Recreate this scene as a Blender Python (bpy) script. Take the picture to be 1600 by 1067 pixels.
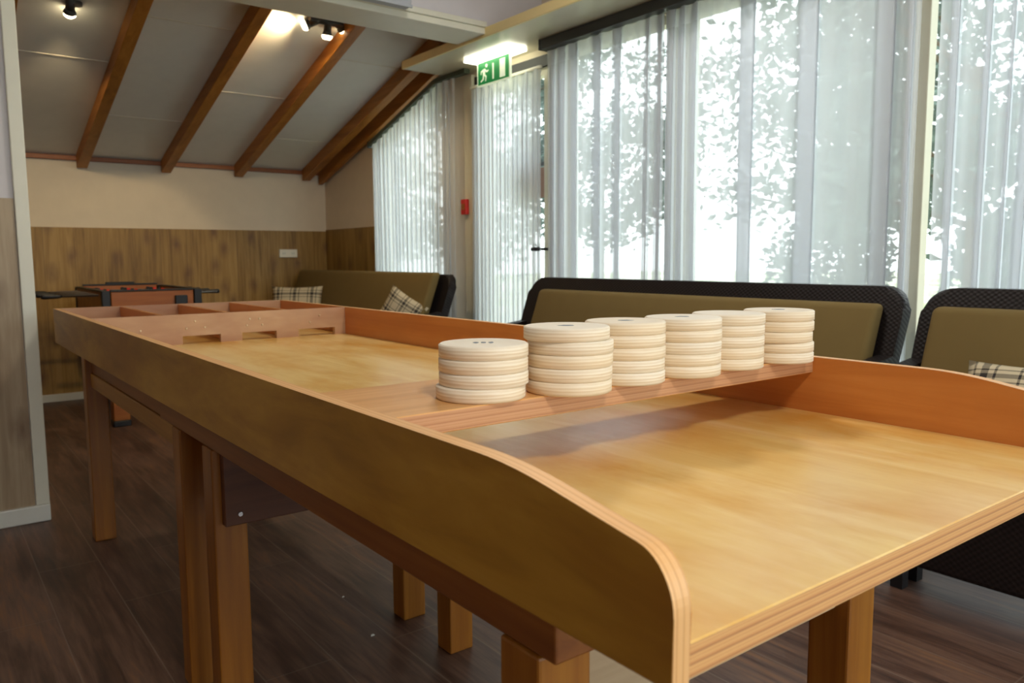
import bpy, bmesh, math, random
from mathutils import Vector, Matrix, noise
C = bpy.context.scene.collection
for o in list(bpy.data.objects):
    bpy.data.objects.remove(o)
PI = math.pi

# ------------------------------------------------------------------ camera, sky, exposure
sc = bpy.context.scene
cam_d = bpy.data.cameras.new('camera')
cam = bpy.data.objects.new('camera', cam_d)
C.objects.link(cam)
PITCH, YAW, ROLL = 0.1068, 0.65, -0.0057
fw = Vector((math.sin(YAW)*math.cos(PITCH), math.cos(YAW)*math.cos(PITCH), -math.sin(PITCH)))
rt = Vector((math.cos(YAW), -math.sin(YAW), 0)); up = rt.cross(fw)
rt, up = rt*math.cos(ROLL)+up*math.sin(ROLL), up*math.cos(ROLL)-rt*math.sin(ROLL)
M = Matrix((rt, up, -fw)).transposed().to_4x4()
M.translation = Vector((0, 0, 1.1))
cam.matrix_world = M
cam_d.sensor_fit = 'HORIZONTAL'
cam_d.sensor_width = 36
cam_d.lens = 36*1225/1600
cam_d.clip_start = 0.02
cam_d.dof.use_dof = True
cam_d.dof.focus_distance = 1.45
cam_d.dof.aperture_fstop = 7.0
sc.camera = cam

w = bpy.data.worlds.new('sky'); sc.world = w; w.use_nodes = True
bg = w.node_tree.nodes['Background']
bg.inputs[0].default_value = (0.90, 0.97, 1.0, 1)
bg.inputs[1].default_value = 4.2

sc.view_settings.view_transform = 'Standard'
sc.view_settings.look = 'None'
sc.view_settings.gamma = 1
sc.view_settings.use_curve_mapping = False
sc.view_settings.exposure = 0.34
sc.cycles.max_bounces = 10
sc.cycles.diffuse_bounces = 5
sc.cycles.glossy_bounces = 3
sc.cycles.transparent_max_bounces = 24
sc.cycles.caustics_reflective = False
sc.cycles.caustics_refractive = False
sc.cycles.sample_clamp_indirect = 6

# portals: they give off nothing, they only tell the renderer where the sky enters
def portal(x, y, z, sx, sy, rot):
    l = bpy.data.lights.new('window_portal', 'AREA'); l.shape = 'RECTANGLE'
    l.size = sx; l.size_y = sy; l.cycles.is_portal = True
    o = bpy.data.objects.new('window_portal', l); C.objects.link(o)
    o.location = (x, y, z); o.rotation_euler = rot
portal(3.27, 0.25, 1.3, 2.2, 6.9, (0, PI/2, 0))
portal(3.27, 4.9, 1.2, 2.3, 2.2, (0, PI/2, 0))
portal(1.1, -3.47, 1.42, 2.8, 2.15, (PI/2, 0, 0))

# ------------------------------------------------------------------ materials
def lin(r, g, b):
    f = lambda c: (c/255/12.92) if c/255 <= 0.04045 else ((c/255+0.055)/1.055)**2.4
    return (f(r), f(g), f(b), 1)

class N:
    def __init__(s, name):
        s.m = bpy.data.materials.new(name); s.m.use_nodes = True
        s.t = s.m.node_tree; s.t.nodes.clear()
        s.out = s.n('ShaderNodeOutputMaterial')
    def n(s, typ, **kw):
        x = s.t.nodes.new(typ)
        for k, v in kw.items(): setattr(x, k, v)
        return x
    def l(s, a, b): s.t.links.new(a, b)
    def val(s, node, i, v):
        if hasattr(v, 'is_linked') or isinstance(v, bpy.types.NodeSocket): s.l(v, node.inputs[i])
        else: node.inputs[i].default_value = v
    def math(s, op, a, b=0.0, c=0.0, clamp=False):
        x = s.n('ShaderNodeMath', operation=op); x.use_clamp = clamp
        s.val(x, 0, a); s.val(x, 1, b)
        if len(x.inputs) > 2: s.val(x, 2, c)
        return x.outputs[0]
    def coord(s, kind='Object', scale=(1, 1, 1), loc=(0, 0, 0), rot=(0, 0, 0)):
        tc = s.n('ShaderNodeTexCoord'); mp = s.n('ShaderNodeMapping')
        s.l(tc.outputs[kind], mp.inputs[0])
        mp.inputs['Scale'].default_value = scale; mp.inputs['Location'].default_value = loc
        mp.inputs['Rotation'].default_value = rot
        return mp.outputs[0]
    def noise(s, vec, scale=1, detail=4, rough=.55, dist=0):
        x = s.n('ShaderNodeTexNoise'); s.l(vec, x.inputs['Vector'])
        x.inputs['Scale'].default_value = scale; x.inputs['Detail'].default_value = detail
        x.inputs['Roughness'].default_value = rough; x.inputs['Distortion'].default_value = dist
        return x.outputs[0]
    def ramp(s, fac, stops):
        x = s.n('ShaderNodeValToRGB'); s.l(fac, x.inputs[0])
        e = x.color_ramp.elements
        while len(e) < len(stops): e.new(0.5)
        for i, (p, c) in enumerate(stops):
            e[i].position = p; e[i].color = c if len(c) == 4 else tuple(c)+(1,)
        return x.outputs[0]
    def mix(s, fac, a, b, mode='MIX'):
        x = s.n('ShaderNodeMix', data_type='RGBA', blend_type=mode)
        s.val(x, 0, fac); s.val(x, 6, a); s.val(x, 7, b)
        return x.outputs[2]
    def bsdf(s, col, rough=.5, metal=0, bump=None, bstr=.2, bdist=.002, coat=0, spec=.5, emit=None, estr=0, crough=.24):
        p = s.n('ShaderNodeBsdfPrincipled')
        s.val(p, 'Base Color', col); s.val(p, 'Roughness', rough); s.val(p, 'Metallic', metal)
        s.val(p, 'Specular IOR Level', spec); s.val(p, 'Coat Weight', coat); s.val(p, 'Coat Roughness', crough)
        if emit is not None:
            s.val(p, 'Emission Color', emit); s.val(p, 'Emission Strength', estr)
        if bump is not None:
            b = s.n('ShaderNodeBump'); b.inputs['Strength'].default_value = bstr
            b.inputs['Distance'].default_value = bdist
            s.l(bump, b.inputs['Height']); s.l(b.outputs[0], p.inputs['Normal'])
        s.l(p.outputs[0], s.out.inputs[0])
        return s.m

def plain(name, rgb, rough=.5, metal=0, **kw):
    s = N(name)
    c = lin(*rgb)
    n = s.noise(s.coord(), 9, 3)
    col = s.mix(n, tuple(x*.94 for x in c[:3])+(1,), tuple(min(1, x*1.05) for x in c[:3])+(1,))
    return s.bsdf(col, rough, metal, **kw)

def wood(name, dark, mid, light, along='y', fine=38, stretch=.045, rough=.35, coat=.0, stain=None, loc=(0, 0, 0), spec=.5, stain_scale=2.2):
    s = N(name)
    sc3 = {'x': (stretch, 1, 1), 'y': (1, stretch, 1), 'z': (1, 1, stretch)}[along]
    v = s.coord(scale=sc3, loc=loc)
    g = s.noise(v, fine, 6, .6, .6)
    g2 = s.noise(v, fine*.28, 3, .5, 1.2)
    m = s.math('ADD', s.math('MULTIPLY', g, .55), s.math('MULTIPLY', g2, .45))
    col = s.ramp(m, [(.34, lin(*dark)), (.5, lin(*mid)), (.66, lin(*light))])
    if stain:
        sv = s.coord(scale={'x': (.4, 1, 1), 'y': (1, .4, 1), 'z': (1, 1, .4)}[along], loc=(3.1, 1.7, .4))
        st = s.noise(sv, stain_scale, 5, .65, .3)
        f = s.ramp(st, [(.42, (0, 0, 0, 1)), (.66, (1, 1, 1, 1))])
        col = s.mix(f, col, lin(*stain))
    return s.bsdf(col, rough, bump=g, bstr=.06, bdist=.0015, coat=coat, spec=spec)

def ply_edge(name, axis, thick, off=0, rough=.45, cols=((150, 95, 55), (205, 150, 95), (225, 180, 120)), layers=7):
    """stacked veneer layers across the axis"""
    s = N(name)
    tc = s.n('ShaderNodeTexCoord'); sp = s.n('ShaderNodeSeparateXYZ'); s.l(tc.outputs['Object'], sp.inputs[0])
    a = sp.outputs['XYZ'.index(axis)]
    u = s.math('MULTIPLY', s.math('SUBTRACT', a, off), layers/thick)
    n = s.noise(s.coord(scale=(3, 3, 60) if axis == 'Z' else (60, 3, 3)), 3, 4)
    u = s.math('ADD', u, s.math('MULTIPLY', n, .5))
    st = s.math('FRACT', s.math('MULTIPLY', u, .5))
    col = s.ramp(st, [(.0, lin(*cols[1])), (.3, lin(*cols[2])), (.5, lin(*cols[0])), (.62, lin(*cols[1])), (1, lin(*cols[2]))])
    g = s.noise(s.coord(scale=(1, 1, 1)), 45, 4)
    col = s.mix(s.math('MULTIPLY', g, .35), col, lin(*cols[1]))
    return s.bsdf(col, rough)

MAT = {}
MAT['surface'] = wood('birch_surface', (224, 182, 104), (232, 196, 122), (239, 208, 146), 'y', 30, .05, .33, .35, stain=(214, 158, 68), stain_scale=5)
MAT['side_out_shaded'] = wood('ply_face_outer_shaded', (126, 80, 18), (172, 124, 40), (198, 150, 60), 'y', 13, .2, .42, .04, stain=(150, 96, 26), stain_scale=3.2)  # same veneer as the playing surface, shade put into the darker tone
MAT['side_in'] = wood('ply_face_inner', (184, 110, 48), (201, 128, 62), (211, 142, 76), 'y', 26, .06, .36, .05, stain=(186, 108, 46))
MAT['gate'] = wood('ply_face_pink', (178, 140, 104), (198, 160, 122), (212, 178, 142), 'x', 16, .2, .45, .0, stain=(168, 122, 92))
MAT['shelf'] = wood('shelf_wood', (196, 138, 80), (216, 160, 100), (228, 178, 120), 'x', 30, .05, .4, .03)
MAT['edge_x'] = ply_edge('ply_edge_side', 'X', .02, cols=((196, 138, 82), (222, 168, 108), (232, 186, 132)), layers=5)
MAT['edge_z'] = ply_edge('ply_edge_table', 'Z', .032, .758, cols=((160, 102, 66), (205, 146, 92), (226, 178, 118)), layers=7)
MAT['edge_shelf'] = ply_edge('ply_edge_shelf', 'Z', .03, .869, cols=((166, 112, 76), (184, 132, 92), (200, 152, 112)), layers=6)
MAT['leg'] = wood('leg_pine', (128, 74, 16), (152, 92, 24), (172, 112, 36), 'z', 34, .04, .42, .05)
MAT['apron'] = wood('apron_wood', (112, 60, 20), (138, 80, 30), (158, 98, 42), 'y', 30, .05, .45, .03)
MAT['apron_light'] = wood('apron_light_wood', (156, 104, 38), (174, 122, 50), (188, 138, 62), 'y', 30, .05, .45, .03)
MAT['crossrail'] = wood('cross_rail_wood', (78, 42, 24), (96, 54, 32), (112, 66, 40), 'x', 30, .05, .5)
MAT['pale_rail'] = wood('pale_rail_wood', (168, 142, 110), (184, 158, 126), (196, 172, 140), 'x', 24, .08, .5)
MAT['rafter'] = wood('rafter_pine', (140, 84, 26), (168, 106, 36), (188, 126, 52), 'y', 24, .05, .5)
MAT['plate_trim'] = wood('eave_trim_wood', (120, 62, 26), (140, 76, 34), (156, 92, 44), 'x', 24, .05, .5)
MAT['white_trim'] = plain('white_paint_trim', (222, 222, 214), .4)
MAT['casing'] = plain('cream_casing', (226, 224, 208), .45)
MAT['fascia'] = plain('warm_lit_cream_fascia', (236, 216, 156), .5)  # cream board, with warm lamp glow put into the yellow
MAT['soffit'] = plain('soffit_board', (206, 200, 176), .28)
MAT['wall'] = plain('warm_white_plaster', (222, 208, 188), .8)
MAT['wall_main'] = plain('white_plaster', (216, 212, 216), .8)
MAT['ceiling_panel'] = plain('grey_white_ceiling', (226, 224, 217), .6)
MAT['joint'] = plain('panel_joint', (216, 210, 196), .6)
MAT['rail'] = plain('dark_grey_rail', (62, 64, 64), .5)
MAT['rail_green'] = plain('grey_green_rail', (70, 80, 66), .5)
MAT['black'] = plain('black_plastic', (26, 26, 30), .45)
MAT['dark_gap'] = plain('dark_gasket', (38, 38, 38), .6)
MAT['post'] = plain('tan_window_post', (212, 206, 184), .5)
MAT['chrome'] = plain('steel', (196, 196, 200), .25, 1)
MAT['cushion'] = plain('olive_cushion', (122, 102, 62), .95, spec=.2)
MAT['steel_grey'] = plain('grey_metal_housing', (176, 180, 188), .5)
MAT['foos_orange'] = wood('foosball_orange', (140, 74, 20), (160, 90, 28), (174, 104, 38), 'x', 20, .08, .4)
MAT['foos_green'] = plain('foosball_green', (40, 90, 50), .6)
MAT['plastic_white'] = plain('white_plastic', (232, 226, 208), .4)
MAT['red'] = plain('red_plastic', (200, 34, 24), .4)
MAT['stamp'] = plain('faint_blue_stamp', (120, 130, 140), .8)
MAT['brass'] = plain('brass_stud', (240, 225, 190), .3, .6)
MAT['sign_brown'] = plain('brown_notice', (150, 118, 104), .8)
MAT['bark'] = plain('tree_bark', (80, 66, 50), .9)
MAT['scrap'] = plain('paper_scrap', (230, 228, 220), .8)

def disc_mat():
    s = N('disc_plywood')
    geo = s.n('ShaderNodeTexCoord'); sp = s.n('ShaderNodeSeparateXYZ'); s.l(geo.outputs['Object'], sp.inputs[0])
    oi = s.n('ShaderNodeObjectInfo')
    n = s.noise(s.coord(scale=(2.5, 2.5, 40)), 6, 4)
    u = s.math('ADD', s.math('MULTIPLY', sp.outputs[2], 250), s.math('MULTIPLY', n, 1.3))
    u = s.math('ADD', u, s.math('MULTIPLY', oi.outputs['Random'], 3))
    band = s.math('ADD', s.math('MULTIPLY', s.math('SINE', s.math('MULTIPLY', u, 2*PI*.8)), .5), .5)
    nz = s.n('ShaderNodeNewGeometry'); sn = s.n('ShaderNodeSeparateXYZ'); s.l(nz.outputs['Normal'], sn.inputs[0])
    side = s.math('SUBTRACT', 1, s.math('ABSOLUTE', sn.outputs[2]), clamp=True)
    edge = s.mix(band, lin(216, 194, 162), lin(240, 228, 210))
    grain = s.noise(s.coord(scale=(1, .1, 1)), 60, 4)
    top = s.mix(grain, lin(232, 221, 203), lin(242, 234, 220))
    col = s.mix(side, top, edge)
    col = s.mix(s.math('MULTIPLY', oi.outputs['Random'], .35), col, lin(232, 204, 160))
    return s.bsdf(col, .5)
MAT['disc'] = disc_mat()

def floor_mat():
    s = N('dark_plank_floor')
    v = s.coord(rot=(0, 0, PI/2), loc=(0.3, .1, 0))
    b = s.n('ShaderNodeTexBrick'); s.l(v, b.inputs['Vector'])
    b.offset = .37; b.inputs['Scale'].default_value = 1
    b.inputs['Brick Width'].default_value = 1.2; b.inputs['Row Height'].default_value = .19
    b.inputs['Mortar Size'].default_value = .0022; b.inputs['Mortar Smooth'].default_value = .2
    b.inputs['Color1'].default_value = (.25, .25, .25, 1); b.inputs['Color2'].default_value = (.75, .75, .75, 1)
    b.inputs['Mortar'].default_value = (.5, .5, .5, 1)
    bw = s.n('ShaderNodeRGBToBW'); s.l(b.outputs[0], bw.inputs[0])
    g = s.noise(s.coord(scale=(1, .07, 1)), 42, 7, .65, .5)
    g2 = s.noise(s.coord(scale=(1, .16, 1)), 7, 4, .6, 1)
    m = s.math('ADD', s.math('MULTIPLY', g, .5), s.math('ADD', s.math('MULTIPLY', g2, .40), s.math('MULTIPLY', bw.outputs[0], .10)))
    col = s.ramp(m, [(.36, lin(50, 34, 28)), (.47, lin(84, 58, 46)), (.56, lin(108, 80, 66)), (.65, lin(132, 94, 66))])
    col = s.mix(s.math('MULTIPLY', b.outputs['Fac'], .4), col, lin(140, 124, 110))
    rough = s.math('ADD', .34, s.math('MULTIPLY', g, .2))
    return s.bsdf(col, rough, bump=g, bstr=.12, bdist=.002)
MAT['floor'] = floor_mat()

def wainscot_mat(nm, c):
    s = N(nm)
    tc = s.n('ShaderNodeTexCoord'); sp = s.n('ShaderNodeSeparateXYZ'); s.l(tc.outputs['Object'], sp.inputs[0])
    u = s.math('ADD', sp.outputs[0], sp.outputs[1])
    pl = s.math('FLOOR', s.math('DIVIDE', u, .21))
    wn = s.n('ShaderNodeTexWhiteNoise', noise_dimensions='1D'); s.l(pl, wn.inputs['W'])
    fr = s.math('FRACT', s.math('DIVIDE', u, .21))
    seam = s.math('LESS_THAN', fr, .018)
    g = s.noise(s.coord(scale=(1, 1, .05)), 34, 7, .62, .8)
    g2 = s.noise(s.coord(scale=(1, 1, .14)), 6, 4, .6, 1.5)
    m = s.math('ADD', s.math('MULTIPLY', g, .5), s.math('ADD', s.math('MULTIPLY', g2, .4), s.math('MULTIPLY', wn.outputs[0], .1)))
    col = s.ramp(m, [(.36, lin(*c[0])), (.48, lin(*c[1])), (.6, lin(*c[2]))])
    vo = s.n('ShaderNodeTexVoronoi', voronoi_dimensions='2D'); cv = s.n('ShaderNodeCombineXYZ'); s.l(s.math('MULTIPLY', u, 4.4), cv.inputs[0]); s.l(s.math('MULTIPLY', sp.outputs[2], 2.6), cv.inputs[1]); s.l(cv.outputs[0], vo.inputs['Vector']); vo.inputs['Scale'].default_value = 1
    k = s.ramp(vo.outputs['Distance'], [(.03, (1, 1, 1, 1)), (.26, (0, 0, 0, 1))])
    k = s.math('MULTIPLY', k, s.math('MULTIPLY', s.noise(s.coord(scale=(1, 1, .5)), 22, 4), 1.5))
    col = s.mix(s.math('MULTIPLY', k, .8), col, lin(96, 62, 38))
    col = s.mix(s.math('MULTIPLY', seam, .45), col, lin(80, 56, 34))
    return s.bsdf(col, .5, bump=g, bstr=.08)
MAT['wainscot'] = wainscot_mat('oak_wall_panelling', ((118, 86, 36), (148, 113, 54), (168, 133, 72)))
MAT['wainscot_daylit'] = wainscot_mat('daylit_oak_wall_panelling', ((138, 116, 90), (162, 140, 112), (178, 158, 130)))  # same panelling as above, cool daylight put into the greyer colour

def wicker_mat():
    s = N('dark_wicker')
    tc = s.n('ShaderNodeTexCoord'); sp = s.n('ShaderNodeSeparateXYZ'); s.l(tc.outputs['Object'], sp.inputs[0])
    u = s.math('MULTIPLY', sp.outputs[1], 2*PI/.022)
    v = s.math('MULTIPLY', s.math('ADD', sp.outputs[2], s.math('MULTIPLY', sp.outputs[0], .7)), 2*PI/.02)
    h = s.math('MULTIPLY', s.math('SINE', u), s.math('SINE', v))
    f = s.math('ADD', s.math('MULTIPLY', h, .5), .5)
    col = s.mix(f, lin(20, 15, 15), lin(36, 28, 28))
    return s.bsdf(col, .5, bump=f, bstr=.5, bdist=.002, spec=.25)
MAT['wicker'] = wicker_mat()

def plaid_mat():
    s = N('plaid_fabric')
    tc = s.n('ShaderNodeTexCoord'); sp = s.n('ShaderNodeSeparateXYZ'); s.l(tc.outputs['UV'], sp.inputs[0])
    def lines(a):
        fr = s.math('FRACT', s.math('MULTIPLY', a, 3.0))
        thick = s.math('LESS_THAN', s.math('ABSOLUTE', s.math('SUBTRACT', fr, .42)), .085)
        thin = s.math('LESS_THAN', s.math('ABSOLUTE', s.math('SUBTRACT', fr, .66)), .028)
        thin2 = s.math('LESS_THAN', s.math('ABSOLUTE', s.math('SUBTRACT', fr, .18)), .028)
        return s.math('ADD', thick, s.math('ADD', thin, thin2), clamp=True)
    a = lines(sp.outputs[0]); b = lines(sp.outputs[1])
    f = s.math('MULTIPLY', s.math('ADD', a, b), .62, clamp=True)
    n = s.noise(s.coord('UV', scale=(1, 1, 1)), 160, 2)
    f = s.math('MULTIPLY', f, s.math('ADD', .75, s.math('MULTIPLY', n, .4)), clamp=True)
    col = s.mix(f, lin(206, 190, 160), lin(36, 34, 40))
    return s.bsdf(col, .95, spec=.1)
MAT['plaid'] = plaid_mat()

def sheer_mat(name, T0, tint=(236, 238, 240), hem=True):
    """thin woven sheer: partly see-through, the cloth itself scatters light both ways"""
    s = N(name)
    lw = s.n('ShaderNodeLayerWeight'); lw.inputs[0].default_value = .5
    cosv = s.math('MAXIMUM', s.math('SUBTRACT', 1, lw.outputs['Facing']), .12)
    T = s.math('POWER', T0, s.math('DIVIDE', 1.0, cosv))
    tc = s.n('ShaderNodeTexCoord'); sp = s.n('ShaderNodeSeparateXYZ'); s.l(tc.outputs['UV'], sp.inputs[0])
    if hem:
        inhem = s.math('GREATER_THAN', sp.outputs[1], -.085)
        T = s.math('MULTIPLY', T, s.math('SUBTRACT', 1, s.math('MULTIPLY', inhem, .5)))
    d = s.n('ShaderNodeBsdfDiffuse'); t = s.n('ShaderNodeBsdfTranslucent'); tr = s.n('ShaderNodeBsdfTransparent')
    d.inputs[0].default_value = lin(*tint); t.inputs[0].default_value = lin(*tint)
    a = s.n('ShaderNodeMixShader'); a.inputs[0].default_value = .5
    s.l(d.outputs[0], a.inputs[1]); s.l(t.outputs[0], a.inputs[2])
    b = s.n('ShaderNodeMixShader'); s.l(T, b.inputs[0]); s.l(a.outputs[0], b.inputs[1]); s.l(tr.outputs[0], b.inputs[2])
    s.l(b.outputs[0], s.out.inputs[0])
    return s.m
MAT['sheer'] = sheer_mat('white_sheer', .44, (224, 227, 234))
MAT['sheer_dense'] = sheer_mat('white_sheer_dense', .28, (230, 233, 238))

def glass_mat():
    s = N('window_glass')
    tr = s.n('ShaderNodeBsdfTransparent'); tr.inputs[0].default_value = (.95, .97, .96, 1)
    g = s.n('ShaderNodeBsdfGlossy'); g.inputs['Roughness'].default_value = .01
    fr = s.n('ShaderNodeFresnel'); ge = s.n('ShaderNodeNewGeometry')
    s.l(s.math('SUBTRACT', 1.45, s.math('MULTIPLY', ge.outputs['Backfacing'], 1.45-1/1.45)), fr.inputs[0])
    m = s.n('ShaderNodeMixShader'); s.l(fr.outputs[0], m.inputs[0]); s.l(tr.outputs[0], m.inputs[1]); s.l(g.outputs[0], m.inputs[2])
    s.l(m.outputs[0], s.out.inputs[0]); return s.m
MAT['glass'] = glass_mat()

def leaf_mat():
    s = N('hazy_tree_leaves')
    n = s.noise(s.coord(), 3, 3)
    col = s.ramp(n, [(.3, lin(72, 84, 80)), (.6, lin(96, 110, 104)), (.8, lin(120, 134, 126))])  # greyed green: backlit haze is put into the leaf colour
    d = s.n('ShaderNodeBsdfDiffuse'); t = s.n('ShaderNodeBsdfTranslucent'); s.l(col, d.inputs[0]); s.l(col, t.inputs[0])
    m = s.n('ShaderNodeMixShader'); m.inputs[0].default_value = .4
    s.l(d.outputs[0], m.inputs[1]); s.l(t.outputs[0], m.inputs[2]); s.l(m.outputs[0], s.out.inputs[0]); return s.m
MAT['leaf'] = leaf_mat()
def ground_mat():
    s = N('lawn_and_gravel')
    n = s.noise(s.coord(), .35, 5); n2 = s.noise(s.coord(), 12, 4)
    a = s.mix(n2, lin(120, 146, 84), lin(160, 178, 116))
    col = s.mix(s.ramp(n, [(.42, (0, 0, 0, 1)), (.55, (1, 1, 1, 1))]), a, lin(214, 208, 194))
    return s.bsdf(col, .9)
MAT['ground'] = ground_mat()
def glow(name, rgb, strength):
    s = N(name); e = s.n('ShaderNodeEmission'); e.inputs[0].default_value = lin(*rgb); e.inputs[1].default_value = strength
    s.l(e.outputs[0], s.out.inputs[0]); return s.m
MAT['bulb'] = glow('lit_bulb', (255, 236, 190), 14)
MAT['fill_lamp_glow'] = glow('fill_lamp_diffuser', (255, 240, 214), 3)  # diffuser of the added fill lamps
MAT['sign_light'] = glow('lit_sign_plate', (255, 252, 226), 5.5)
MAT['sign_green'] = N('exit_green').bsdf(lin(14, 128, 62), .5, emit=lin(14, 128, 62), estr=.25)
MAT['sign_white'] = N('exit_white').bsdf(lin(230, 238, 215), .5, emit=lin(225, 240, 205), estr=.35)

# ------------------------------------------------------------------ mesh helpers
def link(name, bm, mats, parent=None, smooth=False, recalc=True):
    me = bpy.data.meshes.new(name)
    if recalc: bmesh.ops.recalc_face_normals(bm, faces=bm.faces)
    bm.to_mesh(me); bm.free()
    for m in (mats if isinstance(mats, (list, tuple)) else [mats]): me.materials.append(m)
    if smooth:
        for p in me.polygons: p.use_smooth = True
    o = bpy.data.objects.new(name, me); C.objects.link(o)
    if parent is not None: o.parent = parent
    return o
def root(name, loc, label, cat, group=None):
    o = bpy.data.objects.new(name, None); C.objects.link(o)
    o.location = loc; o.empty_display_size = .05
    return tag(o, label, cat, group)
def tag(o, label, cat, group=None):
    o['label'] = label; o['category'] = cat
    if group: o['group'] = group
    return o
def struct(o, label=None, cat=None):
    o['kind'] = 'structure'
    if label: o['label'] = label
    if cat: o['category'] = cat
    return o
def B(bm, x0, x1, y0, y1, z0, z1, bev=0, seg=2, mi=0):
    vs = [bm.verts.new((x, y, z)) for x in (x0, x1) for y in (y0, y1) for z in (z0, z1)]
    fs = []
    for q in ((0, 1, 3, 2), (4, 6, 7, 5), (0, 4, 5, 1), (2, 3, 7, 6), (0, 2, 6, 4), (1, 5, 7, 3)):
        f = bm.faces.new([vs[i] for i in q]); f.material_index = mi; fs.append(f)
    bm.normal_update()
    if bev:
        es = list({e for f in fs for e in f.edges})
        bmesh.ops.bevel(bm, geom=es, offset=bev, segments=seg, affect='EDGES', profile=.5)
    return bm
def box(name, x0, x1, y0, y1, z0, z1, mat, parent=None, bev=0, seg=2, off=(0, 0, 0)):
    bm = bmesh.new()
    B(bm, x0-off[0], x1-off[0], y0-off[1], y1-off[1], z0-off[2], z1-off[2], bev, seg)
    return link(name, bm, mat, parent, smooth=False)
def cyl(bm, a, b, r0, r1=None, n=20, cap=True, mi=0):
    a, b = Vector(a), Vector(b); r1 = r0 if r1 is None else r1
    d = (b-a).normalized()
    p = d.orthogonal().normalized(); q = d.cross(p)
    ra = [bm.verts.new(a+(p*math.cos(t)+q*math.sin(t))*r0) for t in [2*PI*i/n for i in range(n)]]
    rb = [bm.verts.new(b+(p*math.cos(t)+q*math.sin(t))*r1) for t in [2*PI*i/n for i in range(n)]]
    for i in range(n):
        f = bm.faces.new((ra[i], ra[(i+1) % n], rb[(i+1) % n], rb[i])); f.smooth = True; f.material_index = mi
    if cap:
        f = bm.faces.new(ra[::-1]); f.material_index = mi
        f = bm.faces.new(rb); f.material_index = mi
    return bm
def lathe(bm, prof, n=24, mi=0, axis='z', at=(0, 0, 0)):
    rings = []
    for r, h in prof:
        ring = []
        for i in range(n):
            t = 2*PI*i/n
            p = (r*math.cos(t), r*math.sin(t), h) if axis == 'z' else (h, r*math.cos(t), r*math.sin(t))
            ring.append(bm.verts.new(Vector(p)+Vector(at)))
        rings.append(ring)
    for a, b in zip(rings, rings[1:]):
        for i in range(n):
            f = bm.faces.new((a[i], a[(i+1) % n], b[(i+1) % n], b[i])); f.material_index = mi; f.smooth = True
    bm.faces.new(rings[0][::-1]); bm.faces.new(rings[-1])
    return bm
def prism(bm, pts, d0, d1, axis='x', mi=0, shear=None, bev=0):
    """polygon pts (a,b) in the plane across axis, extruded d0..d1; shear(a,b) adds to the axis value"""
    def P(a, b, d):
        if shear: d += shear(a, b)
        return {'x': (d, a, b), 'y': (a, d, b), 'z': (a, b, d)}[axis]
    A = [bm.verts.new(P(a, b, d0)) for a, b in pts]; Bv = [bm.verts.new(P(a, b, d1)) for a, b in pts]
    n = len(pts)
    fs = [bm.faces.new(A), bm.faces.new(Bv[::-1])]
    caps = list(fs)
    for i in range(n): fs.append(bm.faces.new((A[i], Bv[i], Bv[(i+1) % n], A[(i+1) % n])))
    for f in fs: f.material_index = mi
    if bev:
        es = list({e for f in caps for e in f.edges})
        bmesh.ops.bevel(bm, geom=es, offset=bev, segments=3, affect='EDGES', profile=.5)
    return bm
def rounded(pts, rad, n=6):
    """round the corners of a polygon; rad one number or one per corner"""
    out = []; m = len(pts)
    for i in range(m):
        r = rad[i] if isinstance(rad, (list, tuple)) else rad
        p = Vector(pts[i]+(0,)) if len(pts[i]) == 2 else Vector(pts[i])
        a = Vector((pts[i-1][0], pts[i-1][1], 0)); b = Vector((pts[(i+1) % m][0], pts[(i+1) % m][1], 0))
        if r <= 0: out.append((p.x, p.y)); continue
        u = (a-p); v = (b-p); r_ = min(r, u.length*.49, v.length*.49)
        s = p+u.normalized()*r_; e = p+v.normalized()*r_
        for k in range(n+1):
            t = k/n
            q = s*(1-t)**2+p*2*t*(1-t)+e*t*t
            out.append((q.x, q.y))
    return out
def faces_by_normal(o, fn):
    for p in o.data.polygons: p.material_index = fn(p.normal)

# ------------------------------------------------------------------ room shell
XL, XR, YB, YF = -2.2, 3.12, 6.98, -3.4
struct(box('floor', XL-.1, XR+.2, YF-.1, YB+.2, -.06, 0, MAT['floor']), 'dark brown wood plank floor', 'floor')
# back wall
bw = box('wall_back', XL, XR, YB, YB+.12, 0, 1.97, MAT['wall']); struct(bw, 'cream plaster wall at the far end of the back room', 'wall')
box('wainscot', XL, XR-.0, YB-.012, YB, 0, 1.352, MAT['wainscot'], bw)
box('baseboard', XL, XR, YB-.026, YB-.012, 0, .06, MAT['white_trim'], bw, .003)
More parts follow.
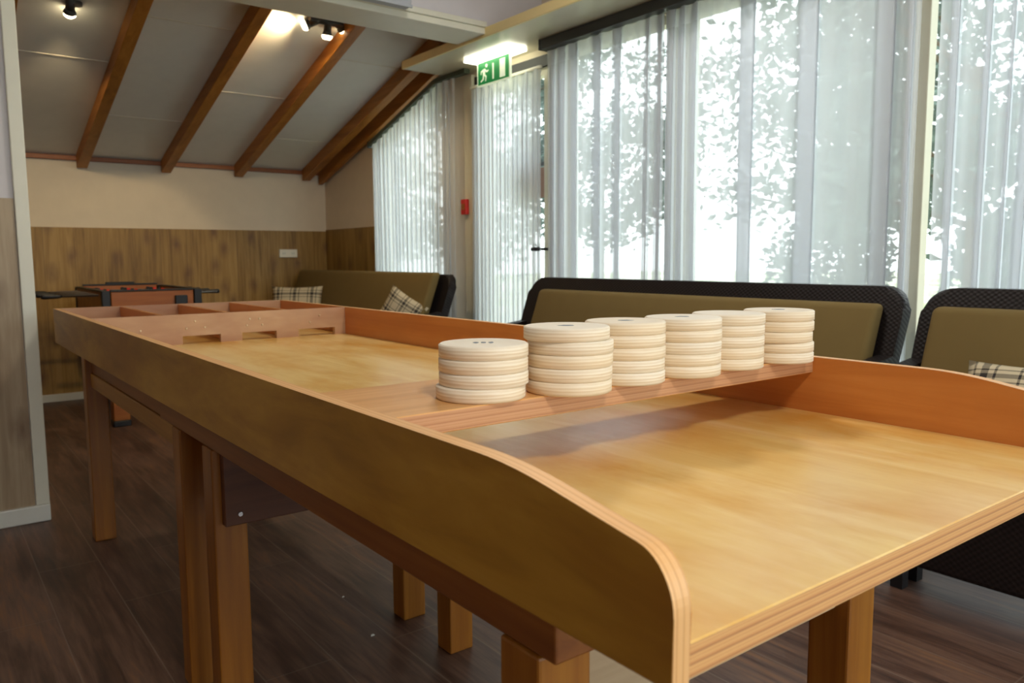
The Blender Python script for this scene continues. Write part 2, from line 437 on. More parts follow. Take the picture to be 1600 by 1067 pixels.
# sloped ceiling of the back room
ZC = lambda y: 1.9+.3*(6.98-y)
bm = bmesh.new()
prism(bm, [(3.85, ZC(3.85)), (7.1, ZC(7.1)), (7.1, ZC(7.1)+.08), (3.85, ZC(3.85)+.08)], XL, XR+.12, 'x')
cb = struct(link('ceiling', bm, MAT['ceiling_panel']), 'sloped panelled ceiling of the back room', 'ceiling')
bm = bmesh.new()
RX = [-.12, .49, 1.10, 1.715, 2.31, 2.925]
for i in range(len(RX)-1):
    for yy in ([5.55], [5.55], [5.0, 6.25], [4.47, 5.74], [5.12, 6.38])[i]:
        prism(bm, [(yy-.004, ZC(yy-.004)-.003), (yy+.004, ZC(yy+.004)-.003), (yy+.004, ZC(yy+.004)+.001), (yy-.004, ZC(yy-.004)+.001)], RX[i], RX[i+1], 'x')
link('panel_joint', bm, MAT['joint'], cb)
for i, x in enumerate(RX+[3.065]):
    wdt = .037 if i < 6 else .02
    dep = .1 if i < 6 else .13
    bm = bmesh.new()
    prism(bm, [(3.9, ZC(3.9)), (6.95, ZC(6.95)), (6.95, ZC(6.95)-dep), (3.9, ZC(3.9)-dep)], x-wdt, x+wdt, 'x', bev=.004)
    ords = ['hidden left', 'leftmost', 'second from the left', 'third from the left', 'fourth from the left', 'rightmost thick', 'thin, by the window wall']
    struct(link('trim_%d' % (i+1), bm, MAT['rafter']), 'orange pine rafter under the sloped ceiling, '+ords[i], 'rafter')
struct(box('trim_8', XL, XR-.02, YB-.03, YB, 1.865, 1.9, MAT['plate_trim'], bev=.003), 'brown wooden strip where the sloped ceiling meets the far wall', 'trim')

# partition between the two rooms, with the wide opening
bm = bmesh.new()
B(bm, XL, .36, 3.79, 4.03, 0, 2.38); B(bm, XL, 2.72, 3.79, 4.03, 2.38, 2.98); B(bm, 2.72, XR, 3.79, 4.03, 2.371, 2.98)
pw = struct(link('wall_left', bm, MAT['wall_main']), 'white partition wall beside the wide opening to the back room', 'wall')
box('wainscot', XL, .343, 3.778, 3.79, 0, 1.349, MAT['wainscot_daylit'], pw)
struct(box('baseboard_left', XL, .396, 3.762, 3.785, 0, .073, MAT['white_trim'], bev=.006), 'white baseboard at the foot of the partition', 'baseboard')
bm = bmesh.new()
B(bm, .345, .395, 3.765, 4.05, .073, 2.37, .004); B(bm, .36, .398, 3.79, 4.03, 0, .073)
struct(link('trim_9', bm, MAT['casing']), 'cream door casing on the end of the partition', 'trim')
bm = bmesh.new()
B(bm, .345, 2.69, 3.77, 4.05, 2.365, 2.40, .004); B(bm, .345, 2.69, 3.755, 3.79, 2.40, 2.43, .004)
struct(link('trim_10', bm, MAT['casing']), 'cream header casing over the wide opening', 'trim')
# grey housing on the header wall
t = root('wall_rail', (1.5, 3.715, 2.425), 'grey metal rail housing fixed above the header of the opening', 'rail')
box('housing', -.9, .66, -.03, .039, -.026, .028, MAT['steel_grey'], t, .006)
box('lip', -.9, .66, -.04, -.03, -.034, -.02, MAT['steel_grey'], t, .002)

# main room: remaining walls and ceiling
wl_ = struct(box('wall_far_left', XL-.12, XL, YF, YB, 0, 3.1, MAT['wall_main']), 'white side wall', 'wall')
box('wainscot', XL, XL+.012, YF, YB, 0, 1.349, MAT['wainscot_daylit'], wl_)  # unseen panelling, added to cut light bounced off this wall
bm = bmesh.new()
B(bm, XL, -.3, YF-.12, YF, 0, 3); B(bm, 2.5, XR, YF-.12, YF, 0, 3); B(bm, -.3, 2.5, YF-.12, YF, 0, .35); B(bm, -.3, 2.5, YF-.12, YF, 2.5, 3)
wf_ = struct(link('wall_front', bm, MAT['wall_main']), 'white wall behind the viewer, opened for an added window', 'wall')
box('wainscot', XL, -.32, YF, YF+.012, 0, 1.349, MAT['wainscot_daylit'], wf_)  # unseen panelling here too, added for less bounce
struct(box('ceiling_main', XL, XR+.12, YF-.1, 3.9, 2.98, 3.06, MAT['wall_main']), 'white ceiling of the main room', 'ceiling')

# window wall
bm = bmesh.new()
x0, x1 = XR, XR+.12
B(bm, x0, x1, 5.9, YB+.12, 0, 2.35)
B(bm, x0, x1, 4.86, 5.9, 0, .25)
prism(bm, [(4.86, 2.36), (5.9, 2.05), (5.9, 2.35), (4.86, 2.95)], x0, x1, 'x')
B(bm, x0, x1, 4.46, 4.86, 0, 2.95)
B(bm, x0, x1, 3.70, 4.46, 2.30, 2.98)
B(bm, x0, x1, 3.60, 3.70, 0, 2.98)
B(bm, x0, x1, YF, 3.60, 0, .12); B(bm, x0, x1, YF, 3.60, 2.32, 2.98)
B(bm, x0, x1, YF, -3.1, .12, 2.32)
wr = struct(link('wall_right', bm, MAT['wall']), 'cream wall that holds the windows and the garden door', 'wall')
box('wainscot', XR-.012, XR, 5.86, YB-.012, 0, 1.365, MAT['wainscot'], wr)

def window(n, y0, y1, z0, z1, label, top=None, fr=.045):
    bm = bmesh.new()
    xa, xb = XR+.02, XR+.09
    if top is None:
        B(bm, xa, xb, y0, y1, z0, z0+fr); B(bm, xa, xb, y0, y1, z1-fr, z1)
        B(bm, xa, xb, y0, y0+fr, z0+fr, z1-fr); B(bm, xa, xb, y1-fr, y1, z0+fr, z1-fr)
    else:
        B(bm, xa, xb, y0, y1, z0, z0+fr); B(bm, xa, xb, y0, y0+fr, z0+fr, z1-.01); B(bm, xa, xb, y1-fr, y1, z0+fr, top-.01)
        prism(bm, [(y0, z1-fr), (y1, top-fr), (y1, top), (y0, z1)], xa, xb, 'x')
    o = struct(link('window_%d' % n, bm, MAT['post']), label, 'window')
    bm = bmesh.new()
    if top is None: B(bm, xa+.03, xa+.036, y0+fr, y1-fr, z0+fr, z1-fr)
    else: prism(bm, [(y0+fr, z0+fr), (y1-fr, z0+fr), (y1-fr, top-fr), (y0+fr, z1-fr)], xa+.03, xa+.036, 'x')
    link('pane', bm, MAT['glass'], o)
window(1, 4.86, 5.9, .25, 2.36, 'window with slanted top in the back room', top=2.05)
window(2, 2.76, 3.60, .12, 2.32, 'window next to the garden door')
window(3, 1.53, 2.70, .12, 2.32, 'wide middle window behind the long sofa')
window(4, -.30, 1.56, .12, 2.32, 'window at the right behind the second sofa')
window(5, -3.1, -.36, .12, 2.32, 'window out of view beyond the right edge')
struct(box('trim_11', XR-.01, XR+.1, 2.70, 2.76, .12, 2.32, MAT['post']), 'tan window post behind the meeting curtains', 'trim')
struct(box('trim_12', XR-.04, XR+.018, 1.463, 1.52, .12, 2.32, MAT['post'], bev=.004), 'tan window post between the two sofas', 'trim')
struct(box('trim_13', XR, XR+.1, -.36, -.30, .12, 2.32, MAT['post']), 'tan window post beyond the right edge', 'trim')
bm = bmesh.new()  # unseen window, added so that daylight also comes from behind
for a in ((-.3, 2.5, .35, .40), (-.3, 2.5, 2.45, 2.5), (-.3, -.25, .4, 2.45), (2.45, 2.5, .4, 2.45), (1.07, 1.13, .4, 2.45)):
    B(bm, a[0], a[1], YF-.09, YF-.02, a[2], a[3])
o = struct(link('window_6', bm, MAT['white_trim']), 'unseen window added behind the viewer to let in light', 'window')
box('pane', -.25, 2.45, YF-.06, YF-.054, .4, 2.45, MAT['glass'], o)

# wall strip beside the door: post facing, gaskets
struct(box('trim_14', XR-.03, XR, 4.50, 4.60, 0, 2.33, MAT['post'], bev=.004), 'tan post left of the garden door', 'trim')
# garden door
dr = bmesh.new()
for a in ((3.70, 3.78, 0, 2.30), (4.38, 4.455, 0, 2.30), (3.78, 4.38, 2.2, 2.30), (3.78, 4.38, 0, .2)):
    B(dr, XR+.01, XR+.07, a[0], a[1], a[2], a[3])
dr = struct(link('door_1', dr, MAT['post']), 'glazed garden door behind a white sheer', 'door')
box('pane', XR+.035, XR+.041, 3.78, 4.38, .2, 2.2, MAT['glass'], dr)
box('gasket', XR-.012, XR+.01, 4.455, 4.49, 0, 2.31, MAT['dark_gap'], dr)
box('gasket', XR-.012, XR+.01, 3.66, 3.70, 0, 2.31, MAT['dark_gap'], dr)
box('transom', XR-.012, XR+.01, 3.70, 4.455, 2.245, 2.31, MAT['dark_gap'], dr)
box('glazing_bar', XR+.045, XR+.06, 3.78, 4.08, 1.665, 1.69, MAT['dark_gap'], dr)
box('notice', XR+.03, XR+.034, 3.80, 3.955, 1.47, 1.655, MAT['sign_brown'], dr)
h = bmesh.new(); cyl(h, (XR-.075, 3.735, 1.15), (XR+.01, 3.735, 1.15), .009); cyl(h, (XR-.07, 3.735, 1.15), (XR-.07, 3.80, 1.15), .012)
link('handle', h, MAT['black'], dr)
bm = bmesh.new(); B(bm, XR-.075, XR-.06, 3.71, 4.455, 2.215, 2.235, .004)
t = tag(link('curtain_rod', bm, MAT['casing']), 'white rod holding the pleated sheer on the garden door', 'curtain rod')

# soffit shelf over the windows
bm = bmesh.new()
B(bm, 2.70, XR, YF, 4.73, 2.352, 2.37)
sf = struct(link('trim_15', bm, MAT['soffit']), 'cream soffit board above curtains and garden door', 'soffit')
box('fascia', 2.685, 2.70, 2.95, 4.73, 2.35, 2.402, MAT['fascia'], sf, .002)
box('fascia', 2.685, 2.70, YF, 2.95, 2.35, 2.402, MAT['soffit'], sf, .002)
# curtain rails
t = root('curtain_rail', (3.01, .3, 2.32), 'long dark grey curtain rail under the soffit above the long sofa', 'curtain rail')
box('rail', -.035, .03, -3.6, 3.33, -.026, .032, MAT['rail'], t, .004)
box('end_cap', -.037, .032, 3.33, 3.345, -.028, .034, MAT['black'], t, .003)
t = root('curtain_rail', (3.05, 5.2, 2.2), 'slanted grey-green curtain rail following the ceiling of the back room', 'curtain rail')
bm = bmesh.new()
pts = [(5.87, 2.03), (4.86, 2.345), (4.80, 2.352), (4.46, 2.352)]
lo = [(a-5.2, b-2.2-.03) for a, b in pts]; hi = [(a-5.2, b-2.2+.0) for a, b in pts]
prism(bm, hi+lo[::-1], -.045, .0, 'x')
link('rail', bm, MAT['rail_green'], t)
box('end_cap', -.047, .002, .665, .68, -.21, -.163, MAT['black'], t, .002)

# ------------------------------------------------------------------ curtains
def curtain(name, x, y0, y1, zb, ztop, seed, label, mat, bands=None, period=.06, amp=.012):
    """hanging sheer along y from y1 down to y0; bands = folds where the cloth doubles back over itself"""
    rnd = random.Random(seed)
    if bands is None:
        bands = []; y = y1-.01
        while y > y0+period:
            a = y-period*rnd.uniform(.1, .5); b = a-period*rnd.uniform(.25, .6)
            bands.append((a, b)); y = b-period*rnd.uniform(.0, .3)
    path = []
    def flat(a, b):
        n = max(4, int((a-b)/.010)); ph = rnd.uniform(0, 6)
        wl = rnd.uniform(.09, .16)
        for i in range(n):
            t = i/n; yy = a+(b-a)*t
            path.append((yy, amp*.35*math.sin(ph+(yy-a)/wl*6.28)*math.sin(PI*t)))
    cur = y1
    for (a, b) in bands:
        a = min(a, y1); b = max(b, y0)
        flat(cur, a)
        h = amp*rnd.uniform(.7, 1.1); n = 6
        for i in range(n+1):
            t = i/n; path.append((a+(b-a)*t, -h*math.sin(PI*t*.5)))
        for i in range(1, n): 
            t = i/n; path.append((b+(a-b)*t, h*(-math.cos(PI*t))))
        for i in range(n+1):
            t = i/n; path.append((a+(b-a)*t, h*math.cos(PI*t*.5)))
        cur = b
    flat(cur, y0); path.append((y0, 0))
    zt = ztop if callable(ztop) else (lambda yy: ztop)
    rows = 12
    bm = bmesh.new(); uv = bm.loops.layers.uv.new()
    grid = []
    for r in range(rows+1):
        f = r/rows
        row = []
        for (yy, dx) in path:
            top = zt(yy); d = (top-zb)*(0 if r == 0 else (.02, .045, .09)[r-1] if r < 4 else .09+.91*(r-3)/(rows-3))
            ampf = (.5, .6, .75, .9)[r] if r < 4 else .9+.25*f
            sway = .03*f*noise.noise(Vector((yy*2.3, seed*1.7, f*.8)))
            pin = .007*math.sin(yy*70+seed)*(1-f)**6
            row.append((bm.verts.new((dx*ampf+pin, max(y0, min(y1, yy+sway))-y1, top-zt(y1)-d)), d))
        grid.append(row)
    for r in range(rows):
        for i in range(len(path)-1):
            q = (grid[r][i], grid[r][i+1], grid[r+1][i+1], grid[r+1][i])
            if (q[0][0].co-q[1][0].co).length < 1e-5 or (q[2][0].co-q[3][0].co).length < 1e-5: continue
            f = bm.faces.new([z[0] for z in q]); f.smooth = True
            for lp, z in zip(f.loops, q): lp[uv].uv = (path[i][0], -z[1])
    bm.verts.ensure_lookup_table()
    o = link(name, bm, mat, smooth=True, recalc=False); o.location = (x, y1, zt(y1))
    return tag(o, label, 'curtain')
BA = [(3.60, 3.556), (3.533, 3.466), (3.433, 3.357), (3.247, 3.166), (3.087, 3.015), (2.864, 2.82), (2.786, 2.735)]
BB = [(2.715, 2.654), (2.638, 2.59), (2.566, 2.511), (2.289, 2.193), (1.99, 1.882), (1.653, 1.563), (1.521, 1.497)]
BC = [(1.369, 1.329), (1.253, 1.222), (1.167, 1.147), (1.119, 1.08), (.93, .84), (.62, .56), (.4, .3), (.05, -.02), (-.3, -.4), (-.7, -.78)]
curtain('sheer_curtain', 3.03, 2.725, 3.625, .04, 2.292, 3, 'white sheer curtain next to the garden door, left part of the long rail', MAT['sheer'], BA, amp=.016)
curtain('sheer_curtain', 3.03, 1.475, 2.72, .04, 2.292, 11, 'wide white sheer curtain behind the long sofa, trees showing through', MAT['sheer'], BB, amp=.018)
curtain('sheer_curtain', 3.03, -.95, 1.405, .04, 2.292, 23, 'white sheer curtain at the right behind the second sofa', MAT['sheer'], BC, amp=.018)
ztd = lambda y: 2.0+(5.86-y)*.312 if y > 4.86 else 2.32
curtain('sheer_curtain', 3.03, 4.62, 5.84, .05, ztd, 31, 'white sheer curtain with slanted top in the back room', MAT['sheer_dense'], None, .07, .014)
curtain('sheer_curtain', 3.052, 3.72, 4.45, .06, 2.222, 43, 'finely pleated white sheer hanging on the garden door', MAT['sheer_dense'], None, .05, .01)

# ------------------------------------------------------------------ giant shuffleboard
T = root('shuffleboard_table', (.94, 2.05, 0), 'long wooden sliding-disc game board with raised sides on trestle tables', 'game board')
OFF = (.94, 2.05, 0)
def tp(pts): return pts
xo, xi, xr0, xr1, yf, yb_, zs, zt, zbm = .451, .472, 1.412, 1.433, .388, 3.735, .79, .90, .758
def side(xa, xb, mats, name):
    pts = [(yb_, zbm), (yb_, zt), (.60, zt), (.41, .868), (yf, .838), (yf, zbm)]
    pts = rounded(pts, [0, .004, .06, .03, .03, 0], 5)
    bm = bmesh.new()
    prism(bm, [(a-OFF[1], b) for a, b in pts], xa-OFF[0], xb-OFF[0], 'x', bev=.002)
    o = link(name, bm, mats, T)
    return o
o = side(xo, xi, [MAT['side_out_shaded'], MAT['edge_x'], MAT['side_in']], 'side_board')
faces_by_normal(o, lambda n: 0 if n.x < -.7 else (2 if n.x > .7 else 1)); o['label'] = 'near left side board, outer veneer toned darker for shade'
o = side(xr0, xr1, [MAT['side_in'], MAT['edge_x'], MAT['side_out_shaded']], 'side_board')
faces_by_normal(o, lambda n: 0 if n.x < -.7 else (2 if n.x > .7 else 1)); o['label'] = 'right side board with orange brown inner face'
bm = bmesh.new(); B(bm, xi-OFF[0], xr0-OFF[0], yf+.006-OFF[1], yb_-.02-OFF[1], zbm, zs, .0015, 1)
o = link('playing_surface', bm, [MAT['surface'], MAT['edge_z']], T); faces_by_normal(o, lambda n: 0 if abs(n.z) > .7 else 1)
bm = bmesh.new(); B(bm, xi-OFF[0], xr0-OFF[0], yb_-.02-OFF[1], yb_-OFF[1], zbm, zt, .0015, 1)
link('back_board', bm, MAT['gate'], T)
# gate with four arches
bm = bmesh.new()
ga = [(.53, .655), (.768, .905), (.985, 1.12), (1.21, 1.365)]
pts = [(xi, zs)]
for a, b in ga: pts += [(a, zs), (a, zs+.03), (b, zs+.03), (b, zs)]
pts += [(xr0, zs), (xr0, zt-.001), (xi, zt-.001)]
prism(bm, [(a-OFF[0], b) for a, b in pts], 3.0-OFF[1], 3.02-OFF[1], 'y')
gt = link('gate_board', bm, MAT['gate'], T)
for x, z in ((.627, .848), (.814, .873), (.848, .849), (.782, .848), (1.053, .871), (1.016, .871), (1.064, .847), (1.004, .847), (1.258, .846), (1.30, .872)):
    b2 = bmesh.new(); cyl(b2, (x-OFF[0], 3.0-OFF[1], z), (x-OFF[0], 2.9965-OFF[1], z), .0036, .002, 10)
    link('stud', b2, MAT['brass'], gt)
for x in (.70, .937, 1.165):
    box('divider', x, x+.016, 3.02, yb_-.02, zs, zt-.002, MAT['side_in'], T, .001, 1, OFF)
# cross board that carries the discs
bm = bmesh.new(); B(bm, xi-OFF[0], xr0-OFF[0], .868-OFF[1], 1.105-OFF[1], .869, .899, .0015, 1)
o = link('cross_board', bm, [MAT['shelf'], MAT['edge_shelf']], T); faces_by_normal(o, lambda n: 0 if abs(n.z) > .7 else 1)
o['label'] = 'reddish cross board spanning the sides under the disc stacks'

# ------------------------------------------------------------------ trestle tables under the board
def trestle(y0, y1, htop, label):
    yc = (y0+y1)/2
    t = root('support_table', (.84, yc, 0), label, 'table', 'tables carrying the game board')
    of = (.84, yc, 0)
    for x in (.497, 1.118):
        for y, h in ((y0, htop[0]), (y1, htop[1])):
            box('leg', x, x+.075, y-.035, y+.035, 0, h, MAT['leg'], t, .004, 2, of)
    return t, of
t, of = trestle(.645, 1.795, (.679, .679), 'front wooden support table with a dark apron beam under the game board')
box('apron', .499, .562, .585, 2.215, .68, .757, MAT['apron'], t, .003, 2, of)
box('apron', 1.125, 1.188, .585, 2.215, .68, .757, MAT['apron'], t, .003, 2, of)
cr = box('cross_rail', .515, 1.18, 1.735, 1.758, .505, .679, MAT['crossrail'], t, .002, 1, of)
bm = bmesh.new(); cyl(bm, (.548-of[0], 1.735-of[1], .53), (.548-of[0], 1.731-of[1], .53), .006, .005, 12)
link('screw', bm, MAT['chrome'], cr)
box('cross_rail', .575, 1.115, .632, .655, .55, .679, MAT['pale_rail'], t, .002, 1, of)
t, of = trestle(2.055, 3.39, (.679, .757), 'rear wooden support table with a lighter apron under the game board')
box('apron', .52, .57, 2.22, 3.354, .668, .757, MAT['apron'], t, .003, 2, of)
box('apron', 1.13, 1.18, 2.22, 3.354, .668, .757, MAT['apron'], t, .003, 2, of)
box('side_rail', .515, .54, 2.092, 3.354, .612, .667, MAT['apron_light'], t, .002, 1, of)
box('side_rail', 1.15, 1.175, 2.092, 3.354, .612, .667, MAT['apron_light'], t, .002, 1, of)
box('cross_rail', .573, 1.117, 3.38, 3.405, .612, .668, MAT['apron_light'], t, .002, 1, of)

# ------------------------------------------------------------------ discs
DT, DR = .0196, .0650
def disc_mesh():
    bm = bmesh.new()
    lathe(bm, [(DR-.0024, 0), (DR, .0018), (DR, DT-.0018), (DR-.0024, DT)], 56)
    me_o = link('wooden_disc', bm, MAT['disc'])
    for p in me_o.data.polygons: p.use_smooth = abs(p.normal.z) < .5
    return me_o
proto = disc_mesh(); proto['group'] = 'wooden discs stacked on the cross board'
stacks = [(.649, .922, 4, [(-.0045, .0015), (0, 0), (-.0005, 0), (0, 0)]),
          (.7805, .885, 5, [(0, 0), (.001, 0), (.002, 0), (.003, .0), (-.002, .003)]),
          (.9145, .899, 5, [(.0, 0), (0, .001), (.0005, 0), (0, 0), (0, 0)]),
          (1.0462, .891, 5, [(.0, 0), (.0, 0), (.0005, 0), (.0012, 0), (0, 0)]),
          (1.1798, .899, 5, [(-.001, 0), (-.0005, 0), (0, 0), (0, 0), (.001, 0)]),
          (1.3215, .889, 5, [(.0015, 0), (.0012, 0), (-.004, 0), (0, 0), (0, 0)])]
lev4 = ['bottom disc', 'second disc from the bottom', 'third disc from the bottom', 'topmost disc']
lev5 = ['bottom disc', 'second disc from the bottom', 'middle disc', 'fourth disc from the bottom', 'topmost disc']
ordn = ['short four-disc stack at the left', 'second stack from the left', 'third stack from the left',
        'fourth stack from the left', 'fifth stack from the left', 'sixth stack from the left']
rnd = random.Random(5); first = True; tops = []
for si, (x, y, n, offs) in enumerate(stacks):
    for k in range(n):
        if first: d = proto; first = False
        else: d = proto.copy(); C.objects.link(d)
        dx, dy = offs[k]
        d.location = (x+dx, y+dy, .8992+k*DT+k*.0001); d.rotation_euler = (0, 0, rnd.uniform(0, 6.28))
        d['label'] = 'pale plywood disc, '+(lev4 if n == 4 else lev5)[k]+' of the '+ordn[si]
        d['category'] = 'disc'
        if k == n-1: tops.append((d, si))
for d, si in tops:
    if si in (4,): continue
    bm = bmesh.new(); rr = random.Random(si)
    for j in range(3 if si == 0 else 1):
        cx_ = -.011+j*.011 if si == 0 else 0
        wv = .004 if si == 0 else .012
        pts = [(cx_+wv*math.cos(t)*rr.uniform(.7, 1.2), (.009 if si == 0 else .008)*math.sin(t)*rr.uniform(.7, 1.2)) for t in [2*PI*i/10 for i in range(10)]]
        prism(bm, pts, DT, DT+.0003, 'z')
    s = link('ink_stamp', bm, MAT['stamp'], d); s.rotation_euler = (0, 0, -d.rotation_euler.z-YAW); s['label'] = 'faint grey ink stamp'

# ------------------------------------------------------------------ sofas (backs against the window wall)
def cushion(name, y0, y1, z0, z1, xf, th, parent, of, lean=0, bulge=.012, puff=.02):
    """soft block: grid front, rounded edges, leaning back"""
    bm = bmesh.new()
    B(bm, 0, th, y0, y1, z0, z1)
    bmesh.ops.bevel(bm, geom=list(bm.edges), offset=puff, segments=4, affect='EDGES', profile=.5)
    bmesh.ops.subdivide_edges(bm, edges=[e for e in bm.edges if e.calc_length() > .15], cuts=6, use_grid_fill=True)
    cy, cz = (y0+y1)/2, (z0+z1)/2
    for v in bm.verts:
        fy = 1-((v.co.y-cy)/((y1-y0)/2))**2; fz = 1-((v.co.z-cz)/((z1-z0)/2))**2
        b = bulge*max(0, min(1, fy*3))*max(0, min(1, fz*1.6))
        v.co.x += (-b if v.co.x < th/2 else b*.2)
        v.co.x += lean*(v.co.z-z1)+xf
        v.co -= Vector(of)
    return link(name, bm, MAT['cushion'], parent, smooth=True)
def sofa(y0, y1, label, nb=1, ztop=.985, arm=.06, cy0=None, cy1=None, ctop=.922):
    yc = (y0+y1)/2; of = (2.75, yc, 0)
    t = root('wicker_sofa', of, label, 'sofa', 'wicker sofas along the window wall')
    L = .48
    # back panel: rounded upper corners, sloping back
    pts = rounded([(y0, .12), (y0, ztop), (y1, ztop), (y1, .12)], [0, .11, .11, 0], 8)
    bm = bmesh.new()
    prism(bm, [(a-of[1], b) for a, b in pts], 0, .062, 'x', shear=lambda a, b: 2.89-of[0]+L*.75*(b-ztop), bev=.018)
    link('back_panel', bm, MAT['wicker'], t, smooth=False)
    box('base', 2.50, 2.70, y0+arm, y1-arm, .10, .36, MAT['wicker'], t, .015, 3, of)
    for a, b in ((y0, y0+arm), (y1-arm, y1)):
        pts = rounded([(2.50, .10), (2.50, .70), (2.83, .74), (2.63, .10)], [0, .08, .03, 0], 6)
        bm = bmesh.new(); prism(bm, [(p-of[0], q) for p, q in pts], a-of[1], b-of[1], 'y', bev=.015)
        link('armrest', bm, MAT['wicker'], t)
    for x in (2.53, 2.63):
        for y in (y0+.1, y1-.14):
            box('foot', x, x+.04, y, y+.04, 0, .1, MAT['black'], t, 0, 1, of)
    c0 = cy0 if cy0 is not None else y0+arm+.005; c1 = cy1 if cy1 is not None else y1-arm-.005
    step = (c1-c0)/nb
    cushion('seat_cushion', y0+arm+.004, y1-arm-.004, .36, .50, 2.495, .27, t, of, 0, .01, .03)
    for i in range(nb):
        cushion('back_cushion', c0+i*step+.002, c0+(i+1)*step-.002, .505, ctop, 2.795, .07, t, of, L*.75, .012, .022)
    return t
sofa(1.405, 3.60, 'long dark wicker sofa with olive cushion under the curtains, right behind the disc stacks', cy1=3.43)
sofa(-.85, 1.345, 'dark wicker sofa with olive cushion at the right edge, behind the plaid pillow')
sofa(4.46, 6.93, 'olive cushioned wicker sofa in the back room beyond the game board', ztop=.985, ctop=1.0, cy0=4.55)

def pillow(loc, w_, h_, th, rot, label):
    bm = bmesh.new(); uv = bm.loops.layers.uv.new(); n = 14
    def P(i, j, s):
        u, v = i/n*2-1, j/n*2-1
        prof = (max(0, 1-abs(u)**2.4)*max(0, 1-abs(v)**2.4))**.55
        pin = 1-.07*(1-abs(u)**2)*abs(v)**3-.0
        pin2 = 1-.07*(1-abs(v)**2)*abs(u)**3
        return Vector((u*w_/2*pin2, s*prof*th/2, v*h_/2*pin))
    for s in (1, -1):
        g = [[bm.verts.new(P(i, j, s)) for j in range(n+1)] for i in range(n+1)]
        for i in range(n):
            for j in range(n):
                f = bm.faces.new((g[i][j], g[i+1][j], g[i+1][j+1], g[i][j+1])); f.smooth = True
                for lp, (a, b) in zip(f.loops, ((i, j), (i+1, j), (i+1, j+1), (i, j+1))): lp[uv].uv = (a/n, b/n)
    bmesh.ops.remove_doubles(bm, verts=bm.verts, dist=.0006)
    o = link('throw_pillow', bm, MAT['plaid'], smooth=True); o.location = loc; o.rotation_euler = rot
    return tag(o, label, 'pillow', 'plaid throw pillows')
pillow((2.50, 6.22, .70), .42, .36, .11, (-.25, 0, math.radians(-35)), 'plaid pillow farther along the back-room sofa, near the panelled wall')
pillow((2.62, 4.70, .715), .30, .30, .09, (.0, math.radians(32), -.9), 'plaid pillow standing on its corner at the near end of the back-room sofa')
pillow((2.56, .87, .638), .40, .32, .10, (-.6, 0, math.radians(-84)), 'black and white plaid pillow on the right-hand sofa behind the side board')

# ------------------------------------------------------------------ foosball table
F = root('foosball_table', (1.262, 6.12, 0), 'orange and black foosball table standing behind the far end of the game board', 'foosball table')
fo = (1.262, 6.12, 0)
fx0, fx1, fy0, fy1 = .957, 1.567, 5.6, 6.64
box('end_panel', fx0+.05, fx1-.05, fy0, fy0+.03, .66, .893, MAT['foos_orange'], F, .003, 1, fo)
box('end_panel', fx0+.05, fx1-.05, fy1-.03, fy1, .66, .905, MAT['foos_orange'], F, .003, 1, fo)
box('side_panel', fx0, fx0+.03, fy0+.05, fy1-.05, .66, .893, MAT['foos_orange'], F, .003, 1, fo)
box('side_panel', fx1-.03, fx1, fy0+.05, fy1-.05, .66, .893, MAT['foos_orange'], F, .003, 1, fo)
for x in (fx0-.005, fx1-.045):
    for y in (fy0-.005, fy1-.045):
        box('corner_post', x, x+.05, y, y+.05, .60, .90, MAT['black'], F, .004, 1, fo)
box('top_trim', fx0+.045, fx1-.045, fy0-.004, fy0+.034, .893, .903, MAT['black'], F, .002, 1, fo)
box('top_trim', fx0+.045, fx1-.045, fy1-.034, fy1+.004, .905, .917, MAT['black'], F, .002, 1, fo)
box('top_trim', fx0-.004, fx0+.034, fy0+.045, fy1-.045, .893, .903, MAT['black'], F, .002, 1, fo)
box('top_trim', fx1-.034, fx1+.004, fy0+.045, fy1-.045, .893, .903, MAT['black'], F, .002, 1, fo)
box('field', fx0+.03, fx1-.03, fy0+.03, fy1-.03, .70, .72, MAT['foos_green'], F, 0, 1, fo)
box('goal_box', 1.395, 1.475, fy0-.02, fy0, .80, .86, MAT['black'], F, .004, 1, fo)
box('scorer', 1.16, 1.36, fy1-.02, fy1+.02, .915, .93, MAT['black'], F, .003, 1, fo)
for i, y in enumerate((5.74, 5.86, 5.98, 6.10, 6.22, 6.34, 6.46, 6.56)):
    left = i % 2 == 0
    xa, xb = (.74, 1.72) if left else (.82, 1.66)
    bm = bmesh.new(); cyl(bm, (xa-fo[0], y-fo[1], .868), (xb-fo[0], y-fo[1], .868), .008, n=10)
    rod = link('rod', bm, MAT['chrome'], F)
    bm = bmesh.new()
    if left: lathe(bm, [(.012, -.11), (.016, -.1), (.013, -.02), (.011, 0)], 12, axis='x', at=(xa-fo[0], y-fo[1], .868))
    else: lathe(bm, [(.011, 0), (.013, .02), (.016, .1), (.012, .11)], 12, axis='x', at=(xb-fo[0], y-fo[1], .868))
    link('grip', bm, MAT['black'], rod)
    for k in range(3):
        px = 1.08+k*.18
        bm = bmesh.new(); B(bm, px-.012-fo[0], px+.012-fo[0], y-.008-fo[1], y+.008-fo[1], .80, .892, .004, 1)
        link('player', bm, MAT['red'] if i in (0, 1, 3, 5) else MAT['black'], rod)
for x in (fx0+.03, fx1-.13):
    for y in (fy0+.03, fy1-.13):
        lg = box('leg', x, x+.10, y, y+.10, .04, .66, MAT['foos_orange'], F, .004, 1, fo)
        box('foot', x-.005, x+.105, y-.005, y+.105, 0, .04, MAT['black'], lg, .006, 1, fo)

